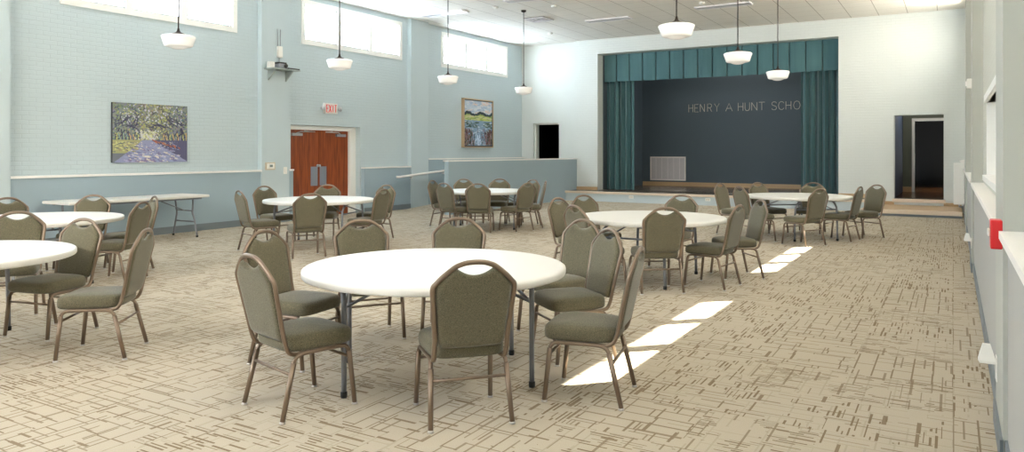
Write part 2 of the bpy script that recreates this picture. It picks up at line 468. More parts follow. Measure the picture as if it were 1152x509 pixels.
# stage: floor, apron, side and rear walls
YB = 25.3
bm = bmesh.new(); box(bm, PX0-.05, PX1+.05, YF+.0, YB, .1, .30)
box(bm, -10.30, -1.88, 20.55, YF+.01, .25, .30)
struct('floor_stage', bm, M['stagefloor'])
struct('trim_10', B(-10.30, -1.88, 20.50, 20.55, .235, .303), M['nose'])
struct('trim_11', B(-10.30, -1.88, 20.56, YF, 0, .235), M['apron'])
bm = bmesh.new(); box(bm, -10.298, PX0-.001, YF-.03, YF-.001, .303, .40); box(bm, PX1, -1.88, YF-.03, YF-.001, .303, .40)
struct('baseboard_end', bm, M['tan'])
struct('floor_step', B(-1.88, XR-.02, 19.46, YF, 0, .147), M['tan'])
struct('trim_12', B(-1.90, XR-.02, 19.40, 19.46, .055, .15), M['nose'])
struct('trim_13', B(-1.90, XR-.02, 19.42, 19.459, 0, .055), M['base'])  # dark strip under the nosing, shadow of the step put into colour
bm = bmesh.new(); box(bm, -1.88, AX0, YF-.02, YF-.001, .148, .23); box(bm, AX1, XR-.02, YF-.02, YF-.001, .148, .23)
struct('trim_14', bm, M['tan'])
bm = bmesh.new(); box(bm, PX0-.2, PX1+.2, YB, YB+.15, 0, 6.2); box(bm, PX0-.2, PX0-.02, YF+.41, YB, .3, 6.2); box(bm, PX1+.02, PX1+.2, YF+.41, YB, .3, 6.2)
box(bm, PX0-.2, PX1+.2, YF+.3, YB+.15, 6.2, 6.3); box(bm, PX0-.2, PX1+.2, YF+.35, YF+.41, H, 6.2)
struct('wall_stage', bm, M['stagewall'])
struct('baseboard_stage', B(PX0, PX1, YB-.03, YB-.001, .30, .44), M['tan'])
# passage behind the right doorway
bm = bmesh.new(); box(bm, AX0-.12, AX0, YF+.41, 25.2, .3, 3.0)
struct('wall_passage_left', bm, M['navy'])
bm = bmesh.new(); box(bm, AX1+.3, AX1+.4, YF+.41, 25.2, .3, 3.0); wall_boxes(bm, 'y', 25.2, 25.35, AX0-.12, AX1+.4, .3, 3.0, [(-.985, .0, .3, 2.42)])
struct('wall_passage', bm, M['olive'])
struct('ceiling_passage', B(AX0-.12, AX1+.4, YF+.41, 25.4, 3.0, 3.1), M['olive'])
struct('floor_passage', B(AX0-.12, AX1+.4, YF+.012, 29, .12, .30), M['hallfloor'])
struct('trim_15', B(AX0-.04, AX1+.04, YF-.055, YF+.012, .215, .303), M['nose'])
bm = bmesh.new(); box(bm, -1.06, -.985, 25.15, 25.22, .3, 2.50); box(bm, -.985, .05, 25.15, 25.22, 2.42, 2.50)
struct('door_3', bm, M['white'])
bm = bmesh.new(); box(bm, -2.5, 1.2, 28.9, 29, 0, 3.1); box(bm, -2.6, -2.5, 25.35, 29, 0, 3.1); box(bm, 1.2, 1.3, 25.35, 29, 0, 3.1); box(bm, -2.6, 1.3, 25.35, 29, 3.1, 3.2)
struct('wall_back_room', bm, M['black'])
struct('baseboard_passage', B(-1.299, -1.06, 25.16, 25.199, .3, .45), M['tan'])

# double doors
root = empty('door_1', (0, 0, 0), None, None); root['kind'] = 'structure'
xf = XL-.14
bm = bmesh.new()
box(bm, xf-.12, xf, 11.42, 11.50, 0, 2.10); box(bm, xf-.12, xf, 13.40, 13.62, 0, 2.10); box(bm, xf-.12, xf, 11.50, 13.40, 2.00, 2.10)
box(bm, xf, xf+.012, 13.42, 13.50, 0, 2.02)
link('door_frame', bm, M['white'], root)
for a, b, hs in ((11.51, 12.435, 1), (12.445, 13.39, -1)):
    lf = link('door_leaf', B(xf-.09, xf-.045, a, b, .01, 1.995), M['door'], root)
    hy = b-.14 if hs > 0 else a+.13
    link('push_plate', B(xf-.045, xf-.04, hy-.11, hy+.10, .72, 1.16), M['steelplate'], lf)
    bm = bmesh.new(); yb = a+.22 if hs > 0 else b-.28
    box(bm, xf-.045, xf+.01, yb-.14, yb+.16, 1.86, 1.92)
    tube(bm, [(xf-.02, yb, 1.92), (xf+.02, yb+.1*hs, 1.955), (xf+.02, yb+.52*hs, 1.96), (xf-.03, yb+.25*hs, 1.98)], .012, 6)
    link('door_closer', bm, M['steel'], lf)
    if hs > 0:
        bm = lathe(bmesh.new(), [(0, .0), (.035, .0), (.035, .01), (.014, .015), (.014, .05), (.03, .06), (.03, .08), (0, .085)], 14)
        bmesh.ops.rotate(bm, verts=bm.verts, cent=(0, 0, 0), matrix=Matrix.Rotation(PI/2, 3, 'Y'))
        bmesh.ops.translate(bm, verts=bm.verts, vec=(xf-.045, b-.04, 1.18))
        link('door_knob', bm, M['steel'], lf, True)
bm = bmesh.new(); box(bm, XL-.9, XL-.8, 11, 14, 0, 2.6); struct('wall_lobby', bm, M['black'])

# ------------------------------------------------------------------ chair
def halfw(z):
    pts = [(.43, .196), (.50, .200), (.60, .209), (.70, .217), (.755, .222), (.785, .219), (.80, .206), (.83, .178), (.855, .149), (.875, .124), (.89, .102), (.90, .078), (.909, .045), (.915, 0)]
    for (a, wa), (b, wb) in zip(pts, pts[1:]):
        if z <= b: return wa+(wb-wa)*max(0, (z-a))/(b-a)
    return 0
def backy(z): return -.205-.105*max(0, (z-.40))/.5-.02*max(0, z-.40)**2
def make_chair():
    root = empty('banquet_chair', (0, 0, 0), 'x', 'chair')
    # seat cushion
    bm = bmesh.new(); seg = 48; rings = []
    prof = [(0, .474), (.35, .473), (.62, .469), (.84, .464), (.94, .455), (.985, .441), (1.0, .422), (1.0, .395), (.988, .380), (.95, .373), (.90, .369), (0, .369)]
    for s, z in prof:
        if s == 0: rings.append([bm.verts.new((0, .03, z))]); continue
        ring = []
        for k in range(seg):
            t = 2*PI*k/seg; n = 2/5.
            cx = abs(math.cos(t))**n*(1 if math.cos(t) > 0 else -1); cy = abs(math.sin(t))**n*(1 if math.sin(t) > 0 else -1)
            wdt = .232-.022*(1-cy)/2
            zz = z-(.012*max(0, cy-.6) if z > .42 else 0)
            ring.append(bm.verts.new((cx*wdt*s, .025+cy*.225*s, zz)))
        rings.append(ring)
    for a, b in zip(rings, rings[1:]):
        for k in range(seg):
            k2 = (k+1) % seg
            if len(a) == 1: bm.faces.new((a[0], b[k], b[k2]))
            elif len(b) == 1: bm.faces.new((a[k2], a[k], b[0]))
            else: bm.faces.new((a[k], b[k], b[k2], a[k2]))
    link('seat', bm, M['fabric'], root, True)
    # backrest cushion
    bm = bmesh.new(); NU, NV = 18, 22; z0, z1 = .432, .882
    G = {}
    for side in (1, -1):
        for i in range(NU+1):
            for j in range(NV+1):
                u = -1+2*i/NU; v = j/NV
                zc = z0+(z1-z0)*v; hw = halfw(min(zc, .88))-.008
                if v < .12: hw *= 1-.10*(1-v/.12)**2
                x = u*hw
                dip = .040*max(0, 1-(x/.10)**2)*v**8
                zz = zc-dip+(.006*(u*u)*(1-v)**6)
                e = max(0, 1-abs(u)**8)**.5*max(0, 1-abs(2*v-1)**10)**.5
                th = (.008+.016*e) if side > 0 else (.006+.012*e)
                if (abs(u) == 1 or j in (0, NV)): th = 0
                key = (side if th else 0, i, j)
                if key not in G: G[key] = bm.verts.new((x, backy(zz)+side*th, zz))
    def g(s, i, j): return G.get((0, i, j)) or G[(s, i, j)]
    for s in (1, -1):
        for i in range(NU):
            for j in range(NV):
                q = [g(s, i, j), g(s, i+1, j), g(s, i+1, j+1), g(s, i, j+1)]
                bm.faces.new(q if s > 0 else q[::-1])
    link('backrest', bm, M['fabric'], root, True)
    # back frame: one bent tube
    pts = []
    half = [(.196, -.06, .357), (.198, -.14, .358), (.201, -.185, .375), (.203, -.207, .42)]
    for z in (.50, .60, .70, .755, .785, .80, .83, .855, .875, .89, .90, .909): half.append((halfw(z)+.004, backy(z), z))
    path = [Vector(p) for p in half]+[Vector((0, backy(.915), .9125))]+[Vector((-p[0], p[1], p[2])) for p in reversed(half)]
    link('back_frame', T(smooth_path(path, 3), .0145, 8, .0125), M['bronze'], root, True)
    # side rails, cross bar and legs
    bm = bmesh.new()
    for s in (-1, 1):
        tube(bm, smooth_path([(s*.219, .192, .325), (s*.216, .172, .352), (s*.212, .13, .359), (s*.207, 0, .359), (s*.207, -.105, .357), (s*.212, -.148, .343), (s*.214, -.165, .318)], 4), .0125, 8)
    for y in (.12, -.08): tube(bm, [(-.21, y, .362), (.21, y, .362)], .009, 6)
    link('seat_frame', bm, M['bronze'], root, True)
    for s in (-1, 1):
        for fr in (1, 0):
            p = [(s*.219, .192, .325), (s*.228, .225, .012)] if fr else [(s*.214, -.165, .318), (s*.228, -.240, .012)]
            lg = link('leg', T(p, [.0165, .0145]), M['bronze'], root, True)
            x, y, _ = p[1]
            link('foot_glide', lathe(bmesh.new(), [(0, 0), (.017, .001), (.018, .006), (.013, .014), (0, .015)], 10, x, y), M['glide'], lg, True)
    link('stretcher', T([(-.218, -.182, .255), (.218, -.182, .255)], .009), M['bronze'], root, True)
    link('stretcher', T([(-.220, .199, .285), (.220, .199, .285)], .009), M['bronze'], root, True)
    return root
chair0 = make_chair(); remember(chair0)
used = [False]
def chair(label, group, x, y, a, ins=.0):
    o = chair0 if not used[0] else copy_tree(chair0); used[0] = True
    o.location = (x, y, .0); o.rotation_euler = (0, 0, a-PI/2); o['label'] = label; o['group'] = group; o['category'] = 'chair'
    return o
TB = {'T1': (-2.996, 4.027, .71), 'T2': (-6.484, 2.569, 2.64), 'T3': (-9.082, 4.564, 2.91), 'T4': (-8.79, 8.683, .3), 'T5': (-7.94, 12.35, .44), 'T6': (-3.077, 8.356, 1.58), 'T7': (-2.33, 13.737, 2.23)}
g1 = 'chairs at the foreground round table'; g2 = 'chairs at the round table cut off by the left edge'; g3 = 'chairs at the round table near the folding table'
g4 = 'chairs at the round table before the double doors'; g5 = 'chairs at the round table by the low ramp wall'; g6 = 'chairs at the middle round table'; g7 = 'chairs at the round table before the stage'
CH = [
 ('olive banquet chair at front left of foreground table, back to us, nearest left', g1, -3.335, 3.144, 1.329),
 ('olive banquet chair at left of foreground table, partly behind the nearest left chair', g1, -4.056, 3.797, .132),
 ('olive banquet chair nearest the camera, seen square from behind at foreground table', g1, -2.418, 3.503, 2.403),
 ('olive banquet chair side-on at right of foreground table, legs over the sun patch', g1, -1.935, 4.189, -2.936),
 ('olive chair at right of foreground table, middle of the three overlapping there', g1, -2.416, 4.926, -2.238),
 ('olive chair at right of foreground table, farthest of the three overlapping there', g1, -2.831, 5.479, -1.933),
 ('olive chair facing us behind foreground table, the left one of two', g1, -4.094, 4.603, -.611),
 ('olive chair facing us behind foreground table, the right one of two', g1, -3.587, 5.075, -1.103),
 ('olive banquet chair side-on at right end of the table cut by left edge', g2, -5.462, 3.187, -2.46),
 ('olive chair facing us behind the cut-off table, right beside its side-on chair', g2, -6.421, 3.321, -1.352),
 ('brown-grey chair facing us at the left edge, directly behind the cut-off table', g2, -7.545, 3.548, -.606),
 ('brown-grey chair at far left edge, beyond the second left round table', g3, -10.001, 4.784, -.053),
 ('olive chair facing us between second left round table and long folding table', g3, -9.765, 5.426, -.982),
 ('olive chair side-on at right of second left round table, the nearer of two', g3, -8.376, 5.058, -2.643),
 ('olive chair right of second left round table, the farther, overlapped one', g3, -9.056, 5.626, -1.9),
 ('dark olive chair side-on at left end of the table before the doors', g4, -9.057, 7.713, 1.244),
 ('olive chair facing us at far left of the table before the doors', g4, -9.725, 8.612, -.084),
 ('olive chair back to us with bright rear legs, at table before the doors', g4, -7.956, 7.591, 2.6),
 ('olive chair facing us directly in front of the red wooden doors', g4, -9.318, 9.303, -1.028),
 ('olive chair at right of door table, nearer one with pale backrest', g4, -7.90, 8.81, -2.988),
 ('olive chair at right of door table, farther one showing only its outer frame', g4, -8.564, 9.737, -1.649),
 ('pale chair at the leftmost place of the table by the ramp wall', g5, -8.829, 12.213, 0.153),
 ('dark chair back to us at ramp wall table, left of two near ones', g5, -8.093, 11.504, 1.392),
 ('olive chair facing us at ramp wall table, left of the two far ones', g5, -8.717, 12.879, -0.597),
 ('dark chair back to us at ramp wall table, right of two near ones', g5, -7.580, 11.569, 2.003),
 ('olive chair facing us at ramp wall table, right of the two far ones', g5, -8.258, 13.235, -1.226),
 ('pale-backed chair with bright rear legs at right of ramp wall table', g5, -7.130, 12.129, 2.876),
 ('dark-framed chair mostly hidden between two at right of ramp wall table', g5, -7.646, 13.243, -1.889),
 ('olive chair at the rightmost place of the ramp wall table, narrow edge-on back', g5, -7.217, 12.815, -2.570),
 ('pale olive chair at left end of middle round table, frame edge towards us', g6, -3.977, 8.273, -.174),
 ('pale olive chair facing us at far left of middle round table', g6, -3.982, 8.901, -.442),
 ('dark-backed chair at left of middle round table, wedged behind foreground chairs', g6, -3.383, 7.529, 1.063),
 ('olive chair seen square from behind on near side of middle round table', g6, -2.768, 7.686, 2.244),
 ('olive chair facing us on far side of middle round table', g6, -3.161, 9.422, -1.663),
 ('olive chair side-on at right of middle round table, the nearer one', g6, -2.322, 8.276, 3.02),
 ('olive chair at right of middle table, farther one beside small sun patch', g6, -2.245, 9.046, -2.504),
 ('pale olive chair at the leftmost place of the stage-side round table', g7, -3.417, 13.691, -.281),
 ('grey-backed chair edge-on at near left of stage-side round table', g7, -2.859, 12.836, .803),
 ('olive chair facing us at far left of stage-side round table', g7, -2.92, 14.226, -.603),
 ('olive chair facing us in front of the right stage curtain', g7, -2.283, 14.588, -1.625),
 ('olive chair back to us at near right of stage-side round table', g7, -2.069, 12.63, 2.629),
 ('olive chair side-on at right end of stage-side round table, sun on seat', g7, -1.636, 13.619, 2.955),
 ('olive chair farthest right in the room, angled towards the stage-side table', g7, -1.358, 14.287, -2.297),
]
for c_ in CH: chair(*c_)

# ------------------------------------------------------------------ round tables
def make_table(R=.875):
    root = empty('round_table', (0, 0, 0), 'x', 'table')
    bm = lathe(bmesh.new(), [(0, .740), (R-.03, .740), (R-.012, .738), (R-.002, .731), (R, .722), (R, .700), (R-.004, .692), (R-.012, .689), (R-.03, .695), (R-.05, .712), (0, .712)], 96)
    o = link('tabletop', bm, M['ttop'], root, True)
    bm = bmesh.new()
    for s in (-1, 1): box(bm, -.66, .66, s*.30-.018, s*.30+.018, .672, .712)
    for s in (-1, 1): tube(bm, [(s*.62, -.46, .69), (s*.62, .46, .69)], .012, 8)
    link('underframe', bm, M['tleg'], root)
    for sx in (-1, 1):
        for sy in (-1, 1):
            lg = link('leg', T(smooth_path([(sx*.60, sy*.26, .692), (sx*.598, sy*.30, .66), (sx*.590, sy*.345, .60), (sx*.585, sy*.37, .50), (sx*.585, sy*.38, .03)], 4), .0165, 10), M['tleg'], root, True)
            link('foot_cap', lathe(bmesh.new(), [(0, 0), (.019, 0), (.021, .008), (.021, .035), (.016, .038), (0, .038)], 12, sx*.585, sy*.38), M['tip'], lg, True)
        bm = bmesh.new(); tube(bm, [(sx*.588, -.365, .53), (sx*.588, .365, .53)], .011, 8); link('crossbar', bm, M['tleg'], root, True)
        for sy in (-1, 1):
            link('brace', T([(sx*.587, sy*.30, .53), (sx*.22, sy*.12, .685)], .010, 8), M['tleg'], root, True)
    return root
tab0 = make_table(); remember(tab0)
TL = {'T1': 'large white round folding table in the foreground, seats all round it', 'T2': 'white round folding table cut off by the left edge of the view',
 'T3': 'white round table at left between cut-off table and long folding table', 'T4': 'white round table standing before the red wooden double doors',
 'T5': 'white round table beside the low blue-grey ramp wall', 'T6': 'white round table in mid room, behind the foreground one, near the sun patches',
 'T7': 'white round table nearest the stage and its right curtain'}
for i, (k_, (x, y, a)) in enumerate(TB.items()):
    o = tab0 if i == 0 else copy_tree(tab0)
    o.location = (x, y, 0); o.rotation_euler = (0, 0, a); tag(o, TL[k_], 'table', 'round folding tables')

# long folding table by the left wall
root = empty('folding_table', (-11.74, 7.35, 0), 'long white rectangular folding table standing along the left wall', 'table')
bm = B(-.38, .38, -1.22, 1.22, .695, .74, .012); link('tabletop', bm, M['ttop'], root)
bm = bmesh.new()
for s in (-1, 1): box(bm, s*.31-.015, s*.31+.015, -1.1, 1.1, .665, .695)
link('underframe', bm, M['tleg'], root)
for sy in (-1, 1):
    for sx in (-1, 1):
        lg = link('leg', T(smooth_path([(sx*.25, sy*.98, .68), (sx*.23, sy*.985, .50), (sx*.22, sy*.99, .42), (sx*.26, sy*1.0, .30), (sx*.33, sy*1.0, .03)], 4), .0155, 10), M['tleg'], root, True)
        link('foot_cap', lathe(bmesh.new(), [(0, 0), (.019, 0), (.021, .03), (0, .034)], 12, sx*.332, sy*1.0), M['tip'], lg, True)
    bm = bmesh.new(); tube(bm, [(-.27, sy*1.0, .27), (.27, sy*1.0, .27)], .013, 8); tube(bm, [(-.22, sy*.987, .46), (.22, sy*.987, .46)], .01, 8); link('crossbar', bm, M['tleg'], root, True)
    link('brace', T([(0, sy*.985, .46), (0, sy*.45, .68)], .009, 8), M['tleg'], root, True)

# ------------------------------------------------------------------ pendant lamps
def make_pendant():
    root = empty('pendant_lamp', (0, 0, 0), 'x', 'lamp')
    s = .225
    prof = [(.0, -.092), (.045, -.090), (.080, -.082), (.105, -.070), (.125, -.062), (.165, -.056), (.186, -.046), (.200, .0), (.215, .045), (.225, .072), (.222, .084), (.205, .095), (.155, .104), (.095, .112), (.06, .116), (0, .117)]
    link('glass_globe', lathe(bmesh.new(), prof, 40), M['opal'], root, True)
    link('fitter', lathe(bmesh.new(), [(0, .112), (.088, .112), (.086, .122), (.05, .137), (.03, .150), (.018, .172), (.014, .20), (0, .20)], 24), M['rod'], root, True)
    link('rod', T([(0, 0, .19), (0, 0, 2.00)], .009, 8), M['rod'], root, True)
    link('canopy', lathe(bmesh.new(), [(0, 1.97), (.03, 1.97), (.06, 1.985), (.065, 2.018), (0, 2.018)], 20), M['rod'], root, True)
    return root
p0 = make_pendant(); remember(p0)
PL = [(-9.2, 6.44, 'white schoolhouse pendant over the left painting, nearest on the left row'), (-9.2, 9.57, 'white schoolhouse pendant hanging before the window above the double doors'),
 (-9.2, 12.80, 'white schoolhouse pendant hanging across the left edge of the farthest left-wall window'), (-9.2, 16.02, 'white schoolhouse pendant farthest off, hanging in the far left corner'),
 (-3.0, 9.10, 'largest looking pendant of the right row, left above the stage curtain'), (-3.0, 12.20, 'middle pendant of the right row, hanging across the stage valance'),
 (-3.0, 15.39, 'lowest looking pendant of the right row, in front of the lettering end')]
for i, (x, y, lb) in enumerate(PL):
    o = p0 if i == 0 else copy_tree(p0); o.location = (x, y, 3.01); tag(o, lb, 'lamp', 'schoolhouse pendant lamps')

# ------------------------------------------------------------------ ceiling fittings
FX = [(-7.85, 18.2, .62, 'slim grey ceiling light between the vent and the stage valance'), (-4.75, 17.9, .66, 'slim grey ceiling light above the right half of the stage'),
      (-11.1, 15.3, .64, 'pale ceiling light close to the left wall windows'), (-8.35, 14.8, .62, 'pale ceiling light cut by the top edge, left of the vent')]
for x, y, hl, lb in FX:
    r = empty('ceiling_light', (x, y, H), lb, 'light', 'slim ceiling lights')
    fr = bmesh.new(); box(fr, -hl, hl, -.16, -.13, -.035, 0); box(fr, -hl, hl, .13, .16, -.035, 0); box(fr, -hl, -hl+.03, -.13, .13, -.035, 0); box(fr, hl-.03, hl, -.13, .13, -.035, 0)
    link('frame', fr, M['grille'], r)
    link('lens', B(-hl+.03, hl-.03, -.13, .13, -.028, 0), M['fixture'], r)
r = empty('ceiling_vent', (-9.45, 17.25, H), 'square dark louvred ceiling vent beside the far pendant canopy', 'vent')
fr = bmesh.new()
for k in range(4):
    a = .30-.07*k; b = a-.035
    for (x0, x1, y0, y1) in ((-a, a, -a, -b), (-a, a, b, a), (-a, -b, -b, b), (b, a, -b, b)): box(fr, x0, x1, y0, y1, -.03+.004*k, -.012+.004*k)
link('louvre', fr, M['grille'], r); link('backing', B(-.30, .30, -.30, .30, -.012, -.001), M['blackmetal'], r)
DT = [(-9.58, 15.3, 'small white smoke detector on ceiling nearest the top, left of two'), (-8.27, 15.87, 'small white smoke detector on ceiling right of the vent'),
      (-10.26, 19.44, 'small dark-rimmed sprinkler dome near the far left ceiling corner'), (-5.08, 17.3, 'small white detector at the left end of the right slim light')]
for x, y, lb in DT:
    o = link('smoke_detector', lathe(bmesh.new(), [(0, -.05), (.035, -.05), (.06, -.038), (.07, -.02), (.075, 0), (0, 0)], 20), M['plastic'], None, True, (x, y, H)); tag(o, lb, 'detector', 'ceiling detectors')

# ------------------------------------------------------------------ stage dressing
def folded(bm, x0, x1, y, z0, z1, n, amp, sharp=1., seg=12, flare=.0, th=.012):
    NX = n*seg; NZ = 10; cols = []
    for i in range(NX+1):
        t = i/NX; ph = t*n*2*PI
        dy = amp*math.sin(ph+.5*math.sin(ph*.37)) ; x = x0+(x1-x0)*t+.25*(x1-x0)/n*.4*math.sin(2*ph)
        col = []
        for j in range(NZ+1):
            v = j/NZ; a = 1+flare*(1-v)
            col.append(bm.verts.new((x, y+dy*a, z0+(z1-z0)*v)))
        cols.append(col)
    for a, b in zip(cols, cols[1:]):
        for j in range(NZ): bm.faces.new((a[j], b[j], b[j+1], a[j+1]))
    g = bmesh.ops.solidify(bm, geom=list(bm.faces), thickness=th)
    return bm
o = link('stage_curtain', folded(bmesh.new(), PX0+.04, -8.60, 21.98, .31, 3.9, 5, .075, flare=.25), M['curtain'], None, True); tag(o, 'tall teal pleated stage curtain hanging at the left side of the stage', 'curtain', 'stage leg curtains')
o = link('stage_curtain', folded(bmesh.new(), -3.66, PX1-.03, 21.98, .31, 3.9, 6, .075, flare=.25), M['curtain'], None, True); tag(o, 'tall teal pleated stage curtain hanging at the right side of the stage', 'curtain', 'stage leg curtains')
# box pleated valance
bm = bmesh.new(); n = 16; w = (PX1-PX0-.04)/n; prof = []
for i in range(n):
    xa = PX0+.02+i*w
    prof += [(xa+.016, 0.09), (xa+.018, 0), (xa+w*.3, -.014), (xa+w*.7, -.014), (xa+w-.018, 0), (xa+w-.016, .09)]
cols = []
for i, (x, dy) in enumerate(prof):
    zb = 3.715+.008*math.sin(i*1.1)
    cols.append([bm.verts.new((x, 21.78+dy*(1.0-.5*v), zb+(4.85-zb)*v)) for v in (0, .25, .5, .75, 1)])
for a, b in zip(cols, cols[1:]):
    for j in range(4): bm.faces.new((a[j], b[j], b[j+1], a[j+1]))
bmesh.ops.solidify(bm, geom=list(bm.faces), thickness=.008)
o = link('stage_valance', bm, M['curtain']); tag(o, 'wide teal box-pleated valance across the top of the stage opening', 'valance')
# floor-return vent in stage rear wall
r = empty('wall_vent', (-8.655, YB-.001, .91), 'pale rectangular grille low on the dark stage rear wall', 'vent')
fr = bmesh.new(); a, b = .645, .42
box(fr, -a, a, -.03, 0, -b, -b+.04); box(fr, -a, a, -.03, 0, b-.04, b); box(fr, -a, -a+.04, -.03, 0, -b, b); box(fr, a-.04, a, -.03, 0, -b, b)
link('frame', fr, M['cap'], r)
gr = bmesh.new()
for k in range(24):
    z = -b+.05+k*(2*b-.1)/23; box(gr, -a+.04, a-.04, -.022, -.006, z-.010, z+.010)
for k in range(1, 6): box(gr, -a+k*2*a/6-.008, -a+k*2*a/6+.008, -.026, -.004, -b+.04, b-.04)
link('grille', gr, M['grille'], r)
link('backing', B(-a+.04, a-.04, -.004, 0, -b+.04, b-.04), mat('grille_back', (.36, .35, .37), .7), r)
# lettering on the stage wall
Hh, yL = .265, YB-.03
STR = {
 'H': [[(0, 0), (0, 1)], [(1, 0), (1, 1)], [(0, .52), (1, .52)]], 'E': [[(1, 0), (0, 0), (0, 1), (1, 1)], [(0, .52), (.8, .52)]],
 'N': [[(0, 0), (0, 1), (1, 0), (1, 1)]], 'R': [[(0, 0), (0, 1), (.7, 1), (.95, .9), (1, .75), (.93, .6), (.7, .5), (0, .5)], [(.55, .5), (1, 0)]],
 'Y': [[(0, 1), (.5, .5), (1, 1)], [(.5, .5), (.5, 0)]], 'A': [[(0, 0), (.5, 1), (1, 0)], [(.18, .35), (.82, .35)]],
 'U': [[(0, 1), (0, .3), (.12, .08), (.35, 0), (.65, 0), (.88, .08), (1, .3), (1, 1)]], 'T': [[(0, 1), (1, 1)], [(.5, 1), (.5, 0)]],
 'S': [[(.98, .82), (.8, .97), (.45, 1), (.12, .92), (.03, .74), (.15, .58), (.5, .51), (.85, .43), (.99, .27), (.9, .08), (.55, 0), (.18, .03), (0, .18)]],
 'C': [[(1, .8), (.82, .96), (.5, 1), (.18, .9), (0, .6), (0, .4), (.18, .1), (.5, 0), (.82, .04), (1, .2)]],
 'O': [[(.5, 1), (.82, .92), (1, .6), (1, .4), (.82, .08), (.5, 0), (.18, .08), (0, .4), (0, .6), (.18, .92), (.5, 1)]]}
XS = [(-7.897, -7.75), (-7.689, -7.56), (-7.492, -7.345), (-7.238, -7.10), (-7.002, -6.84), (-6.62, -6.40), (-6.204, -6.045), (-5.978, -5.83), (-5.763, -5.59), (-5.53, -5.34), (-5.119, -4.965), (-4.904, -4.74), (-4.675, -4.515), (-4.433, -4.24)]
root = empty('wall_lettering', (-6.1, YB-.001, 2.88), 'thin metal letters high on the dark stage rear wall, end hidden by curtain', 'lettering')
for ch_, (xa, xb) in zip('HENRYAHUNTSCHO', XS):
    bm = bmesh.new()
    for st in STR[ch_]:
        tube(bm, [(xa+(xb-xa)*p+6.1, -.02, q*Hh) for p, q in st], .011, 6)
    link('letter', bm, M['letter'], root)
# apron outlets
for x, lb in ((-8.15, 'white outlet plate on the stage apron below the left curtain'), (-5.88, 'white outlet plate on the stage apron behind the middle round table')):
    r = empty('apron_outlet', (x, 20.56, .165), lb, 'outlet', 'outlets in the stage apron')
    link('plate', B(-.07, .07, -.012, 0, -.04, .04, .003), M['plastic'], r)
    bm = bmesh.new(); box(bm, -.04, -.015, -.015, -.012, -.018, .018); box(bm, .015, .04, -.015, -.012, -.018, .018); link('socket', bm, M['beige'], r)

# ------------------------------------------------------------------ paintings
def painting_mesh(bm_img, w, h, name):
    """flat picture surface of coloured cells; local plane y (width) - z (height)"""
    ny, nx, _ = bm_img.shape
    me = bpy.data.meshes.new(name)
    vs = [(0, -w/2+w*i/nx, -h/2+h*j/ny) for j in range(ny+1) for i in range(nx+1)]
    fs = [(j*(nx+1)+i, j*(nx+1)+i+1, (j+1)*(nx+1)+i+1, (j+1)*(nx+1)+i) for j in range(ny) for i in range(nx)]
    me.from_pydata(vs, [], fs)
    ca = me.color_attributes.new('paint', 'FLOAT_COLOR', 'CORNER')
    arr = np.ones((ny*nx, 4, 4), dtype=np.float32); arr[:, :, :3] = (bm_img.reshape(-1, 3)**2.2)[:, None, :]
    ca.data.foreach_set('color', arr.ravel())
    m = mat(name+'_paint', (1, 1, 1), .55); k = N(m); at = k.n('ShaderNodeAttribute'); at.attribute_name = 'paint'
    k.l(at.outputs['Color'], k.b.inputs['Base Color']); me.materials.append(m)
    return me
rng = np.random.default_rng(3)
def stroke(img, cx, cy, L, W, ang, col, a=.85):
    ny, nx, _ = img.shape
    yy, xx = np.mgrid[0:ny, 0:nx]; dx = xx-cx; dy = yy-cy
    u = dx*math.cos(ang)+dy*math.sin(ang); v = -dx*math.sin(ang)+dy*math.cos(ang)
    m_ = ((np.abs(u) < L) & (np.abs(v) < W))[..., None]
    img[:] = np.where(m_, img*(1-a)+np.array(col)*a, img)
